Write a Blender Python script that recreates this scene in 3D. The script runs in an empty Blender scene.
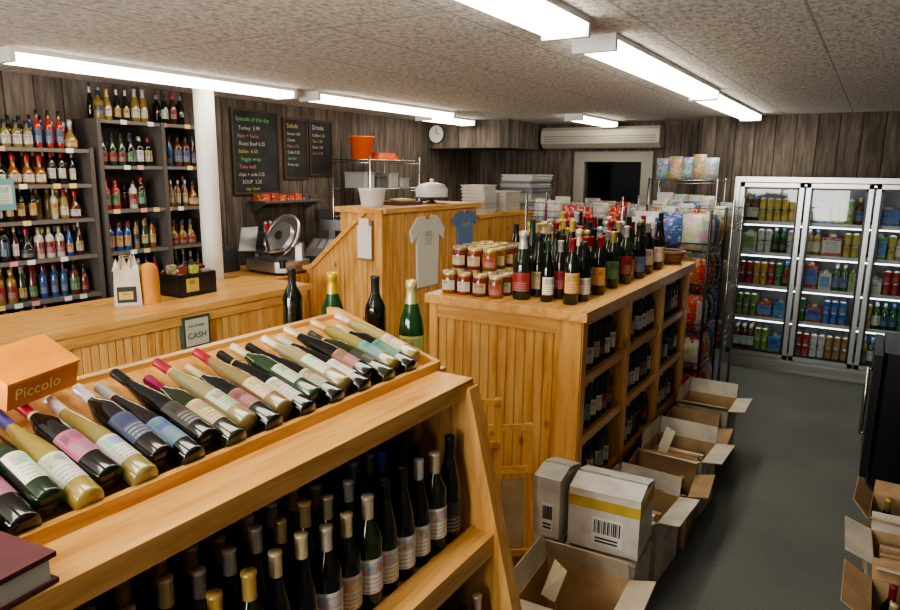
import bpy, math, random
from mathutils import Vector, Matrix
R=random.Random(7)
D=bpy.data
# ---------------------------------------------------------------- materials
MATS={}
def newmat(name):
    m=D.materials.new(name); m.use_nodes=True; nt=m.node_tree
    b=nt.nodes['Principled BSDF']; MATS[name]=m
    return m,nt,b
def N(nt,t,**k):
    n=nt.nodes.new(t)
    for a,v in k.items():
        if a.startswith('i_'): n.inputs[a[2:].replace('_',' ')].default_value=v
        else: setattr(n,a,v)
    return n
def L(nt,a,b): nt.links.new(a,b)
def math_n(nt,op,a,b=None,c=None):
    n=nt.nodes.new('ShaderNodeMath'); n.operation=op
    for i,x in enumerate((a,b,c)):
        if x is None: continue
        if isinstance(x,(int,float)): n.inputs[i].default_value=x
        else: nt.links.new(x,n.inputs[i])
    return n.outputs[0]
def mixc(nt,f,a,b,bt='MIX'):
    n=nt.nodes.new('ShaderNodeMix'); n.data_type='RGBA'; n.blend_type=bt
    for s,x in ((n.inputs[0],f),(n.inputs[6],a),(n.inputs[7],b)):
        if isinstance(x,(int,float)): s.default_value=x
        elif isinstance(x,tuple): s.default_value=x if len(x)==4 else x+(1,)
        else: nt.links.new(x,s)
    return n.outputs[2]
def ramp(nt,f,stops):
    n=nt.nodes.new('ShaderNodeValToRGB'); e=n.color_ramp.elements
    while len(e)<len(stops): e.new(.5)
    for i,(p,c) in enumerate(stops):
        e[i].position=p; e[i].color=c if len(c)==4 else tuple(c)+(1,)
    nt.links.new(f,n.inputs[0]); return n.outputs[0]
def objco(nt,scale=(1,1,1)):
    tc=nt.nodes.new('ShaderNodeTexCoord'); mp=nt.nodes.new('ShaderNodeMapping')
    mp.inputs['Scale'].default_value=scale; nt.links.new(tc.outputs['Object'],mp.inputs[0]); return mp.outputs[0]
def noise(nt,co,sc,det=3,rough=.5):
    n=nt.nodes.new('ShaderNodeTexNoise'); n.inputs['Scale'].default_value=sc; n.inputs['Detail'].default_value=det
    n.inputs['Roughness'].default_value=rough
    nt.links.new(co,n.inputs['Vector']); return n
def bump(nt,b,h,st=.3,dist=.01):
    n=nt.nodes.new('ShaderNodeBump'); n.inputs['Strength'].default_value=st; n.inputs['Distance'].default_value=dist
    nt.links.new(h,n.inputs['Height']); nt.links.new(n.outputs[0],b.inputs['Normal'])
def attrmat(name,rough=.5,metal=0,coat=0,spec=.5,fx=None):
    m,nt,b=newmat(name)
    a=N(nt,'ShaderNodeAttribute',attribute_name='Col')
    c=a.outputs['Color']
    if fx: c=fx(nt,b,c)
    L(nt,c,b.inputs['Base Color'])
    b.inputs['Roughness'].default_value=rough; b.inputs['Metallic'].default_value=metal
    b.inputs['Coat Weight'].default_value=coat; b.inputs['Specular IOR Level'].default_value=spec
    b.inputs['Coat Roughness'].default_value=.06
attrmat('paint',.55)
attrmat('gloss',.09,coat=.5)
attrmat('plastic',.3)
attrmat('metal',.32,metal=.9)
attrmat('foil',.35,metal=.4)
attrmat('chrome',.25,metal=1)
def fx_cloth(nt,b,c):
    n=noise(nt,objco(nt),18,3); bump(nt,b,n.outputs[0],.5,.02); return c
attrmat('cloth',.9,fx=fx_cloth)
def fx_card(nt,b,c):
    n=noise(nt,objco(nt),9,4); f=ramp(nt,n.outputs[0],[(.3,(.7,.69,.67)),(.75,(1.08,1.06,1.02))])
    return mixc(nt,1.0,c,f,'MULTIPLY')
attrmat('card',.8,fx=fx_card)
def fx_label(nt,b,c):
    tc=nt.nodes.new('ShaderNodeTexCoord'); sp=nt.nodes.new('ShaderNodeSeparateXYZ'); L(nt,tc.outputs['UV'],sp.inputs[0])
    u,v=sp.outputs[0],sp.outputs[1]
    row=math_n(nt,'FRACT',math_n(nt,'MULTIPLY',v,8.0))
    rowon=math_n(nt,'LESS_THAN',math_n(nt,'ABSOLUTE',math_n(nt,'SUBTRACT',row,.5)),.22)
    ri=math_n(nt,'FLOOR',math_n(nt,'MULTIPLY',v,8.0))
    cx=nt.nodes.new('ShaderNodeCombineXYZ'); L(nt,math_n(nt,'MULTIPLY',u,26.0),cx.inputs[0]); L(nt,ri,cx.inputs[1])
    n=noise(nt,cx.outputs[0],1.0,1); gl=math_n(nt,'GREATER_THAN',n.outputs[0],.48)
    cen=math_n(nt,'LESS_THAN',math_n(nt,'ABSOLUTE',math_n(nt,'SUBTRACT',u,.5)),.33)
    low=math_n(nt,'LESS_THAN',v,.5)
    ink=math_n(nt,'MULTIPLY',math_n(nt,'MULTIPLY',rowon,gl),math_n(nt,'MULTIPLY',cen,low))
    vo=nt.nodes.new('ShaderNodeTexVoronoi'); vo.inputs['Scale'].default_value=50; L(nt,objco(nt),vo.inputs['Vector'])
    art=math_n(nt,'MULTIPLY',math_n(nt,'GREATER_THAN',v,.55),math_n(nt,'LESS_THAN',v,.9))
    art=math_n(nt,'MULTIPLY',art,cen)
    vc=mixc(nt,.75,c,vo.outputs['Color'],'MULTIPLY')
    c1=mixc(nt,math_n(nt,'MULTIPLY',art,.85),c,vc)
    dark=mixc(nt,.85,c,(.5,.5,.5),'DIFFERENCE')
    return mixc(nt,math_n(nt,'MULTIPLY',ink,.75),c1,dark)
attrmat('label',.45,fx=fx_label)
def fx_prod(nt,b,c):
    vo=nt.nodes.new('ShaderNodeTexVoronoi'); vo.inputs['Scale'].default_value=14; L(nt,objco(nt,(1,1,1.6)),vo.inputs['Vector'])
    n=noise(nt,objco(nt,(1,1,3)),26,1)
    vc=mixc(nt,.8,c,vo.outputs['Color'],'MULTIPLY')
    c1=mixc(nt,.6,c,vc)
    return mixc(nt,math_n(nt,'MULTIPLY',math_n(nt,'GREATER_THAN',n.outputs[0],.62),.6),c1,(.8,.78,.7))
attrmat('prod',.35,fx=fx_prod)
def wood(name,sc,c1,c2,c3,rough=.38):
    m,nt,b=newmat(name); co=objco(nt,sc)
    n=noise(nt,co,3.0,5,.6); n.inputs['Distortion'].default_value=.6
    c=ramp(nt,n.outputs[0],[(.3,c1),(.52,c2),(.75,c3)])
    vo=nt.nodes.new('ShaderNodeTexVoronoi'); vo.inputs['Scale'].default_value=4.5
    sc2=tuple(1 if s>1.01 else .45 for s in sc); L(nt,objco(nt,sc2),vo.inputs['Vector'])
    k=ramp(nt,vo.outputs['Distance'],[(.03,(1,1,1)),(.11,(0,0,0))])
    c=mixc(nt,math_n(nt,'MULTIPLY',k,.75),c,(.16,.05,.012))
    L(nt,c,b.inputs['Base Color']); b.inputs['Roughness'].default_value=rough
    b.inputs['Coat Weight'].default_value=.25; b.inputs['Coat Roughness'].default_value=.2
P1,P2,P3=(.47,.22,.055),(.68,.37,.115),(.78,.48,.18)
wood('pineY',(9,.8,9),P1,P2,P3)
wood('pineX',(.8,9,9),P1,P2,P3)
wood('pineZ',(9,9,.8),P1,P2,P3)
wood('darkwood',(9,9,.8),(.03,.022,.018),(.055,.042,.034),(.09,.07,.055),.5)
def planks(name,width,cols,gw,groove,grain,rough,bst,knot=False):
    m,nt,b=newmat(name)
    tc=nt.nodes.new('ShaderNodeTexCoord'); sp=nt.nodes.new('ShaderNodeSeparateXYZ'); L(nt,tc.outputs['Object'],sp.inputs[0])
    h=math_n(nt,'DIVIDE',math_n(nt,'ADD',sp.outputs[0],sp.outputs[1]),width)
    fr=math_n(nt,'FRACT',h); fl=math_n(nt,'FLOOR',h)
    wn=nt.nodes.new('ShaderNodeTexWhiteNoise'); wn.noise_dimensions='1D'; L(nt,fl,wn.inputs['W'])
    co=objco(nt,grain); off=nt.nodes.new('ShaderNodeVectorMath'); off.operation='ADD'
    L(nt,co,off.inputs[0]); L(nt,wn.outputs['Color'],off.inputs[1])
    n=noise(nt,off.outputs[0],3.0,6,.62)
    f=math_n(nt,'ADD',n.outputs[0],math_n(nt,'MULTIPLY',math_n(nt,'SUBTRACT',wn.outputs['Value'],.5),.14))
    c=ramp(nt,f,[(.32,cols[0]),(.5,cols[1]),(.7,cols[2])])
    if knot:
        vo=nt.nodes.new('ShaderNodeTexVoronoi'); vo.inputs['Scale'].default_value=6.5; L(nt,objco(nt,(1,1,.6)),vo.inputs['Vector'])
        kk=ramp(nt,vo.outputs['Distance'],[(.05,(1,1,1)),(.13,(0,0,0))])
        c=mixc(nt,math_n(nt,'MULTIPLY',kk,.7),c,(.14,.045,.012))
    g=math_n(nt,'SUBTRACT',.5,math_n(nt,'ABSOLUTE',math_n(nt,'SUBTRACT',fr,.5)))
    gg=math_n(nt,'LESS_THAN',g,gw)
    c=mixc(nt,math_n(nt,'MULTIPLY',gg,groove),c,(cols[0][0]*.25,cols[0][1]*.25,cols[0][2]*.25))
    L(nt,c,b.inputs['Base Color']); b.inputs['Roughness'].default_value=rough
    hh=math_n(nt,'MINIMUM',math_n(nt,'MULTIPLY',g,1.0/(gw*1.6)),1.0)
    bump(nt,b,hh,bst,.008)
planks('bead',.05,(P1,(.66,.36,.11),(.76,.47,.18)),.06,.4,(7,7,.9),.38,.6,True)
planks('barn',.2,((.055,.043,.034),(.12,.096,.078),(.21,.175,.145)),.025,.8,(7,7,.8),.75,.6)
m,nt,b=newmat('ceil_tile'); co=objco(nt)
n1=noise(nt,objco(nt,(1.6,.9,1)),26,6,.75)
c=ramp(nt,n1.outputs[0],[(.38,(.3,.29,.285)),(.48,(.56,.55,.53)),(.58,(.74,.73,.7))])
tc=nt.nodes.new('ShaderNodeTexCoord'); sp=nt.nodes.new('ShaderNodeSeparateXYZ'); L(nt,tc.outputs['Object'],sp.inputs[0])
gx=math_n(nt,'PINGPONG',math_n(nt,'ADD',sp.outputs[0],.3),.31)
gy=math_n(nt,'PINGPONG',sp.outputs[1],1.22)
seam=math_n(nt,'MAXIMUM',math_n(nt,'LESS_THAN',gx,.006),math_n(nt,'LESS_THAN',gy,.006))
c=mixc(nt,math_n(nt,'MULTIPLY',seam,.6),c,(.2,.2,.2))
L(nt,c,b.inputs['Base Color']); b.inputs['Roughness'].default_value=.9; bump(nt,b,n1.outputs[0],.5,.01)
m,nt,b=newmat('carpet'); co=objco(nt)
n1=noise(nt,co,140,3,.7); n2=noise(nt,co,1.5,3)
c=ramp(nt,n1.outputs[0],[(.35,(.055,.062,.06)),(.65,(.2,.215,.205))])
c=mixc(nt,.35,c,ramp(nt,n2.outputs[0],[(.35,(.08,.09,.087)),(.65,(.17,.18,.17))]))
L(nt,c,b.inputs['Base Color']); b.inputs['Roughness'].default_value=.7; bump(nt,b,n1.outputs[0],.6,.005)
def emit(name,col,st):
    m,nt,b=newmat(name); b.inputs['Base Color'].default_value=(.9,.9,.9,1)
    b.inputs['Emission Color'].default_value=col+(1,); b.inputs['Emission Strength'].default_value=st
emit('tube',(1,.91,.74),14)
emit('cooltube',(.95,.97,1),5.0)
m,nt,b=newmat('glass')
tr=nt.nodes.new('ShaderNodeBsdfTransparent'); gl=nt.nodes.new('ShaderNodeBsdfGlossy'); gl.inputs['Roughness'].default_value=.03
fr=nt.nodes.new('ShaderNodeFresnel'); fr.inputs[0].default_value=1.5; mx=nt.nodes.new('ShaderNodeMixShader')
tr.inputs[0].default_value=(.88,.93,.93,1)
L(nt,math_n(nt,'MULTIPLY',fr.outputs[0],1.2),mx.inputs[0]); L(nt,tr.outputs[0],mx.inputs[1]); L(nt,gl.outputs[0],mx.inputs[2]); L(nt,mx.outputs[0],nt.nodes['Material Output'].inputs[0])
m,nt,b=newmat('slate'); n=noise(nt,objco(nt),5,4)
L(nt,ramp(nt,n.outputs[0],[(.3,(.008,.009,.009)),(.7,(.03,.032,.032))]),b.inputs['Base Color']); b.inputs['Roughness'].default_value=.7
m,nt,b=newmat('wicker'); wv=nt.nodes.new('ShaderNodeTexWave'); wv.inputs['Scale'].default_value=30; wv.bands_direction='Z'; wv.inputs['Distortion'].default_value=3
L(nt,objco(nt),wv.inputs['Vector']); L(nt,ramp(nt,wv.outputs[0],[(0,(.1,.04,.015)),(1,(.42,.22,.09))]),b.inputs['Base Color']); bump(nt,b,wv.outputs[0],.8,.01)
def chalk(name,c):
    m,nt,b=newmat(name); b.inputs['Base Color'].default_value=c+(1,); b.inputs['Roughness'].default_value=.9
chalk('chalk_white',(.5,.5,.48)); chalk('chalk_green',(.16,.48,.2)); chalk('chalk_pink',(.5,.2,.28)); chalk('chalk_yellow',(.5,.42,.15)); chalk('ink',(.03,.03,.03)); chalk('foil_ink',(.9,.75,.3))
# ---------------------------------------------------------------- builder
def rotz(a): return Matrix.Rotation(a,4,'Z')
def T(x,y,z): return Matrix.Translation((x,y,z))
class MB:
    def __init__(s): s.v=[];s.f=[];s.m=[];s.c=[];s.uv=[];s.sm=[];s.ml=[]
    def mi(s,n):
        if n not in s.ml: s.ml.append(n)
        return s.ml.index(n)
    def face(s,idx,mat,col,sm=False,uv=None):
        s.f.append(idx); s.m.append(s.mi(mat)); s.c.append(col); s.sm.append(sm); s.uv.append(uv or [(0,0)]*len(idx))
    def add(s,pts,M=None):
        o=len(s.v)
        for p in pts:
            p=Vector(p); s.v.append(tuple(M@p) if M is not None else tuple(p))
        return o
    def quad(s,pts,mat,col=(.5,.5,.5),M=None):
        o=s.add(pts,M); s.face([o+i for i in range(len(pts))],mat,col,uv=[(0,0),(1,0),(1,1),(0,1)][:len(pts)] if len(pts)==4 else None)
    def box(s,x0,x1,y0,y1,z0,z1,mat,col=(.5,.5,.5),M=None,bev=0):
        if bev:
            b=bev
            s_=[(x0+b,y0),(x1-b,y0),(x1,y0+b),(x1,y1-b),(x1-b,y1),(x0+b,y1),(x0,y1-b),(x0,y0+b)]
            s.prism(s_,'z',z0,z1,mat,col,M); return
        o=s.add([(x0,y0,z0),(x1,y0,z0),(x1,y1,z0),(x0,y1,z0),(x0,y0,z1),(x1,y0,z1),(x1,y1,z1),(x0,y1,z1)],M)
        for q in ((3,2,1,0),(4,5,6,7),(0,1,5,4),(1,2,6,5),(2,3,7,6),(3,0,4,7)):
            s.face([o+i for i in q],mat,col,uv=[(0,0),(1,0),(1,1),(0,1)])
    def prism(s,pts,ax,a0,a1,mat,col=(.5,.5,.5),M=None,sm=False):
        def mk(p,a):
            if ax=='y': return (p[0],a,p[1])
            if ax=='x': return (a,p[0],p[1])
            return (p[0],p[1],a)
        n=len(pts); o=s.add([mk(p,a0) for p in pts]+[mk(p,a1) for p in pts],M)
        s.face([o+i for i in range(n)][::-1],mat,col); s.face([o+n+i for i in range(n)],mat,col)
        for i in range(n):
            j=(i+1)%n; s.face([o+i,o+j,o+n+j,o+n+i],mat,col,sm)
    def lathe(s,prof,seg,M,mat,col,a0=0,a1=None,sm=True):
        full=a1 is None
        if full: a1=a0+2*math.pi
        k=seg if full else seg+1
        ring=[]
        for r,z in prof:
            ring.append(s.add([(r*math.cos(a0+(a1-a0)*i/seg),r*math.sin(a0+(a1-a0)*i/seg),z) for i in range(k)],M))
        z0,z1=prof[0][1],prof[-1][1]; dz=(z1-z0) or 1
        for a in range(len(prof)-1):
            for i in range(seg):
                j=(i+1)%k if full else i+1
                v0=(prof[a][1]-z0)/dz; v1=(prof[a+1][1]-z0)/dz
                s.face([ring[a]+i,ring[a]+j,ring[a+1]+j,ring[a+1]+i],mat,col,sm,[(i/seg,v0),((i+1)/seg,v0),((i+1)/seg,v1),(i/seg,v1)])
    def cyl(s,x,y,z0,z1,r,mat,col,seg=16,M=None,r2=None):
        r2=r if r2 is None else r2
        M2=(M or Matrix())@T(x,y,0)
        s.lathe([(.0001,z0),(r,z0)],seg,M2,mat,col,sm=False); s.lathe([(r,z0),(r2,z1)],seg,M2,mat,col); s.lathe([(r2,z1),(.0001,z1)],seg,M2,mat,col,sm=False)
    def tube(s,p,q,r,mat,col,seg=6):
        p=Vector(p);q=Vector(q);d=q-p
        M=Matrix.Translation(p)@d.to_track_quat('Z','Y').to_matrix().to_4x4()
        s.lathe([(.0001,0),(r,0),(r,d.length),(.0001,d.length)],seg,M,mat,col)
    def build(s,name,parent=None):
        me=D.meshes.new(name); me.from_pydata(s.v,[],s.f)
        for n in s.ml: me.materials.append(MATS[n])
        me.polygons.foreach_set('material_index',s.m); me.polygons.foreach_set('use_smooth',s.sm)
        ca=me.color_attributes.new(name='Col',type='FLOAT_COLOR',domain='CORNER'); uvl=me.uv_layers.new(name='UVMap')
        cs=[];us=[]
        for f,c,u in zip(s.f,s.c,s.uv):
            for k in range(len(f)): cs.extend((c[0],c[1],c[2],1)); us.extend(u[k])
        ca.data.foreach_set('color',cs); uvl.data.foreach_set('uv',us); me.update()
        o=D.objects.new(name,me); bpy.context.collection.objects.link(o)
        if parent: o.parent=parent
        return o
def empty(name):
    o=D.objects.new(name,None); bpy.context.collection.objects.link(o); return o
def text(body,size,M,mat,parent,name='lettering'):
    c=D.curves.new(name,'FONT'); c.body=body; c.size=size; c.materials.append(MATS[mat]); c.resolution_u=2
    o=D.objects.new(name,c); bpy.context.collection.objects.link(o); o.matrix_world=M
    if parent: o.parent=parent
    return o
# ---------------------------------------------------------------- bottles
KIND={
'bord':([(.001,0),(.033,0),(.037,.006),(.037,.19),(.034,.205),(.02,.235),(.0145,.25)],[(.0152,.243),(.015,.298),(.0165,.3),(.0165,.308),(.001,.309)],(.055,.15)),
'hock':([(.001,0),(.032,0),(.036,.006),(.036,.15),(.031,.19),(.021,.24),(.0145,.275)],[(.0152,.262),(.015,.322),(.016,.324),(.016,.33),(.001,.331)],(.04,.135)),
'champ':([(.001,0),(.04,0),(.0435,.008),(.0435,.14),(.038,.18),(.025,.22),(.019,.24)],[(.0225,.225),(.0172,.265),(.017,.283),(.02,.286),(.0185,.308),(.001,.314)],(.04,.125)),
'liq':([(.001,0),(.036,0),(.038,.005),(.038,.165),(.03,.19),(.016,.203),(.014,.235)],[(.0165,.225),(.0165,.262),(.001,.263)],(.04,.14)),
'sq':([(.001,0),(.04,0),(.042,.005),(.042,.13),(.034,.15),(.016,.16),(.015,.195)],[(.02,.185),(.02,.225),(.001,.226)],(.03,.11)),
'tall':([(.001,0),(.028,0),(.03,.006),(.033,.2),(.026,.225),(.013,.25),(.012,.3)],[(.0145,.29),(.0145,.335),(.001,.336)],(.05,.17)),
'flask':([(.001,0),(.046,0),(.05,.02),(.048,.08),(.03,.12),(.016,.14),(.015,.19)],[(.019,.18),(.022,.215),(.015,.235),(.001,.236)],(.02,.075)),
}
def bottle(mb,M,kind,glass,foil,lab,seg=12,ang=0,half=1.15,band=None,shrink=0):
    p,fo,lz=KIND[kind]
    mb.lathe(p,seg,M,'gloss',glass); mb.lathe(fo,seg,M,'foil',foil)
    if band: mb.lathe([(fo[0][0]*1.04,fo[0][1]+.004),(fo[1][0]*1.04,fo[0][1]+.012)],seg,M,'foil',band)
    if lab:
        r=max(x[0] for x in p)*1.02
        mb.lathe([(r,lz[0]+shrink),(r,lz[1]-shrink)],max(4,seg//2),M,'label',lab,ang-half,ang+half)
DG=[(.006,.012,.006),(.01,.02,.007),(.004,.005,.004),(.012,.008,.004),(.02,.035,.01)]
LABS=[(.75,.72,.62),(.8,.8,.78),(.6,.5,.25),(.7,.68,.6),(.35,.04,.04),(.1,.16,.3),(.8,.76,.6),(.05,.05,.05),(.12,.3,.15),(.7,.4,.1)]
FO=[(.4,.03,.03),(.03,.03,.03),(.6,.42,.12),(.05,.05,.09),(.5,.5,.5),(.25,.02,.04),(.6,.5,.25)]
LQ=[(.01,.008,.005),(.2,.07,.012),(.4,.38,.34),(.02,.04,.015),(.09,.025,.008),(.2,.15,.05),(.008,.01,.008),(.2,.13,.03),(.02,.015,.012),(.008,.007,.006),(.05,.015,.008),(.02,.06,.2),(.3,.03,.02)]
# ---------------------------------------------------------------- room
CZ=2.62
def wall(name,*a,mat='barn'):
    m=MB(); m.box(*a,mat); return m.build(name)
wall('floor',-5.2,1.35,-1.8,10.1,-.1,0,mat='carpet')
wall('ceiling',-5.2,1.35,-1.8,10.1,CZ,CZ+.1,mat='ceil_tile')
wall('wall_left',-5.15,-5.05,-1.8,8.8,0,CZ)
wall('wall_right',1.25,1.35,-1.8,8.3,0,CZ)
m=MB(); m.box(-5.05,-3.3,8.7,8.8,0,CZ,'barn'); m.box(-2.55,-1.65,8.7,8.8,0,CZ,'barn'); m.box(-3.3,-2.55,8.7,8.8,2.14,CZ,'barn'); m.build('wall_back')
m=MB(); m.box(-1.75,1.25,8.2,8.3,0,CZ,'barn'); m.box(-1.75,-1.65,8.3,8.7,0,CZ,'barn'); m.build('wall_back_right')
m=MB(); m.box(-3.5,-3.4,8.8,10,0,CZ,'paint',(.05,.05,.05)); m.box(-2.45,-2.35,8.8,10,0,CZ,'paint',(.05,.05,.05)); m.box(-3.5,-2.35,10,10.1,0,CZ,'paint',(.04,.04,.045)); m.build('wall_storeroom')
m=MB(); m.box(-5.15,-3.2,-1.8,-1.7,0,CZ,'barn'); m.box(-.4,1.25,-1.8,-1.7,0,CZ,'barn'); m.box(-3.2,-.4,-1.8,-1.7,0,.9,'barn'); m.box(-3.2,-.4,-1.8,-1.7,2.3,CZ,'barn'); m.build('wall_near')
m=MB()
for a in ((-3.2,-.4,.9,.96),(-3.2,-.4,2.24,2.3),(-3.2,-3.14,.9,2.3),(-.46,-.4,.9,2.3),(-1.83,-1.77,.9,2.3)): m.box(a[0],a[1],-1.78,-1.68,a[2],a[3],'paint',(.6,.6,.58))
m.build('window_1')
ld=D.lights.new('daylight','AREA'); ld.shape='RECTANGLE'; ld.size=2.6; ld.size_y=1.3; ld.energy=240; ld.color=(1,.96,.9)
lo=D.objects.new('daylight',ld); bpy.context.collection.objects.link(lo); lo.location=(-1.8,-1.95,1.65)
lo.rotation_euler=Vector((0,1,-.05)).to_track_quat('-Z','Y').to_euler()
m=MB(); tcx=(.26,.25,.22)
m.box(-3.44,-3.3,8.64,8.7,0,2.26,'paint',tcx); m.box(-2.55,-2.41,8.64,8.7,0,2.26,'paint',tcx); m.box(-3.3,-2.55,8.64,8.7,2.13,2.26,'paint',tcx); m.build('trim_1')
m=MB(); m.box(-5.05,-3.44,8.67,8.7,0,.1,'darkwood'); m.box(-2.41,-1.75,8.67,8.7,0,.1,'darkwood'); m.build('baseboard_back')
m=MB(); m.box(-1.75,-1.25,8.17,8.2,0,.1,'darkwood'); m.build('baseboard_back_right')
m=MB(); m.box(-5.05,-3.9,7.6,8.7,2.28,CZ,'barn'); m.build('wall_bulkhead')
def fixture(x,y0,y1,w=.21):
    m=MB(); z=CZ
    m.box(x-w/2,x+w/2,y0,y1,z-.025,z,'paint',(.8,.8,.8))
    m.prism([(x-w/2+.004,z-.025),(x-w/2+.012,z-.06),(x-w/2+.04,z-.072),(x+w/2-.04,z-.072),(x+w/2-.012,z-.06),(x+w/2-.004,z-.025)],'y',y0+.03,y1-.03,'tube')
    for a,b in ((y0,y0+.03),(y1-.03,y1)): m.box(x-w/2,x+w/2,a,b,z-.076,z-.025,'paint',(.8,.8,.8))
    m.build('fluorescent_light')
for x,a,b in ((-1.18,-1.6,.3),(-1.18,.5,2.82),(-1.19,3.16,5.55),(-1.22,5.62,7.95),(-4.08,-.3,1.75),(-4.08,1.98,4.1),(-4.02,4.28,6.4),(-4.4,6.5,7.5),(-2.9,7.2,8.4)):
    fixture(x,a,b)
# ---------------------------------------------------------------- slanted wine rack
m=MB()
y0,y1=.15,1.83
fz=1.345
xs=-1.18; xr=-1.62; dzr=.125
m.box(-1.25,-1.04,y0,y1,fz-.03,fz,'pineY')
m.box(-1.07,-1.042,y0,y1,fz-.055,fz-.03,'pineY')
m.box(xs-.02,xs,y0,y1,fz-.04,fz+.03,'pineY')
be=math.atan2(dzr,xs-xr-.02)
m.prism([(xs-.02,fz-.0),(xr,fz+dzr),(xr,fz+dzr-.03),(xs-.02,fz-.03)],'y',y0,y1,'pineX')
for yy in (y0-.02,y1):
    m.prism([(xs,fz-.03),(xs,fz+.03),(xr,fz+dzr+.035),(xr-.04,fz+dzr+.035),(xr-.04,fz-.03)],'y',yy,yy+.022,'pineX')
m.box(xr-.03,xr,y0,y1,1.0,fz+dzr+.015,'pineY')
for yy in (y0-.02,y1-.03):
    m.prism([(-1.04,1.33),(-.72,0),(-1.9,0),(-1.9,1.3)],'y',yy,yy+.035,'pineZ')
    m.prism([(-1.03,1.32),(-.71,0),(-.79,0),(-1.11,1.32)],'y',yy-.012,yy+.047,'pineZ')
m.box(-1.88,-1.0,y0,y1-.03,.80,.83,'pineY'); m.box(-1.02,-.93,y0,y1-.03,.78,.85,'pineY')
m.box(-1.88,-.86,y0,y1-.03,.32,.35,'pineY'); m.box(-.9,-.82,y0,y1-.03,.30,.37,'pineY')
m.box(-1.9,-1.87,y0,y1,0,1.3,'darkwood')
m.box(-2.1,-1.65,y0,y1,1.27,1.30,'pineY')
m.box(-2.1,-1.27,y1+.026,y1+.2,1.265,1.295,'pineX')
m.box(-1.95,-1.9,y0,y0+.05,0,1.27,'pineZ'); m.box(-1.95,-1.9,y1-.05,y1,0,1.27,'pineZ')
m.build('wine_display_rack')
m=MB()
a=Vector((-math.cos(be),0,math.sin(be))); n=Vector((math.sin(be),0,math.cos(be))); yv=a.cross(n)
B=Matrix((n,yv,a)).transposed().to_4x4()
spec=[
((.02,.035,.008),(.05,.05,.05),(.03,.04,.03)),((.3,.25,.07),(.65,.5,.2),(.15,.33,.38)),((.006,.008,.006),(.6,.5,.3),(.1,.32,.22)),((.36,.3,.12),(.7,.65,.5),(.66,.6,.42)),
((.006,.008,.006),(.03,.03,.03),(.12,.36,.24)),((.3,.25,.1),(.7,.65,.5),(.62,.5,.28)),((.006,.006,.006),(.03,.03,.03),(.4,.1,.22)),((.012,.03,.01),(.02,.1,.06),(.7,.7,.6)),((.35,.27,.07),(.1,.1,.35),(.7,.69,.64)),
((.006,.006,.006),(.4,.03,.06),(.42,.12,.2)),((.3,.24,.08),(.7,.7,.7),(.68,.68,.62)),((.01,.008,.008),(.7,.7,.72),(.06,.07,.14)),((.008,.008,.008),(.45,.45,.5),(.14,.26,.4)),((.004,.004,.004),(.02,.02,.02),(.06,.05,.04)),((.02,.03,.01),(.3,.02,.1),(.62,.52,.3)),
((.28,.24,.12),(.4,.03,.06),(.45,.5,.38)),((.006,.008,.006),(.65,.55,.3),(.4,.14,.14)),((.25,.18,.08),(.4,.03,.05),(.66,.5,.32)),((.005,.006,.005),(.03,.03,.03),(.7,.68,.6)),
((.02,.05,.02),(.7,.65,.4),(.5,.58,.4)),((.006,.006,.006),(.02,.02,.02),(.5,.5,.35)),((.33,.28,.14),(.75,.7,.55),(.66,.68,.55)),((.005,.005,.006),(.7,.68,.6),(.72,.7,.64)),((.006,.006,.006),(.65,.55,.3),(.42,.16,.12))]
S=Matrix.Diagonal((.82,.82,1.08,1))
k=0; y=y0+.035
while y<y1-.03:
    g,f,l=spec[k%len(spec)]
    up=k%2
    base=Vector((xs-.024,y,fz+.004))+n*(.033 if not up else .04)+a*(.0 if not up else .03)
    Q=Matrix.Translation(base)@B@Matrix.Rotation(R.uniform(-.025,.025),4,'X')@S
    bottle(m,Q,['hock','bord','hock','hock','bord'][k%5],g,f,l,24,ang=R.uniform(-.2,.3),half=1.05,band=(.65,.55,.3) if k%3==0 else None,shrink=R.uniform(.0,.012))
    y+=.0585; k+=1
m.build('reclining_wine_bottles')
m=MB()
for zi,(zz,x0,dz) in enumerate(((.83,-1.06,1),(.35,-.95,1))):
    for ci in range(6):
        x=x0-ci*.094
        y=y0+.09+(ci%2)*.03
        while y<y1-.1:
            g=R.choice(DG); kd='bord' if R.random()<.7 else 'hock'
            fo=R.choice([(.85,.62,.3),(.8,.55,.15),(.85,.7,.45),(.85,.72,.45),(.75,.68,.55),(.7,.7,.7)]) if y<1.3 else R.choice([(.02,.02,.02),(.03,.07,.3),(.6,.6,.6),(.02,.02,.02),(.7,.6,.45)])
            lb=R.choice([(.78,.76,.7),(.8,.78,.7),(.8,.79,.76),(.05,.05,.05),(.7,.64,.5)])
            bottle(m,T(x+R.uniform(-.006,.006),y,zz)@Matrix.Scale(R.uniform(.98,1.1),4),kd,g,fo,lb,16 if zi==0 else 8,ang=R.uniform(-.9,-.4),half=1.3); y+=.082
m.build('shelved_wine_bottles')
m=MB()
for x,y,kd,f,l in ((-1.36,1.94,'champ',(.5,.45,.2),(.55,.6,.2)),(-1.53,1.95,'bord',(.03,.03,.03),None),(-1.72,1.93,'champ',(.5,.35,.03),None),(-1.93,1.93,'bord',(.03,.03,.03),None)):
    bottle(m,T(x,y,1.295)@Matrix.Scale(1.05,4),kd,(.01,.05,.015) if kd=='champ' else (.005,.008,.005),f,l,20,ang=-1.0)
m.build('standing_wine_bottles')
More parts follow.
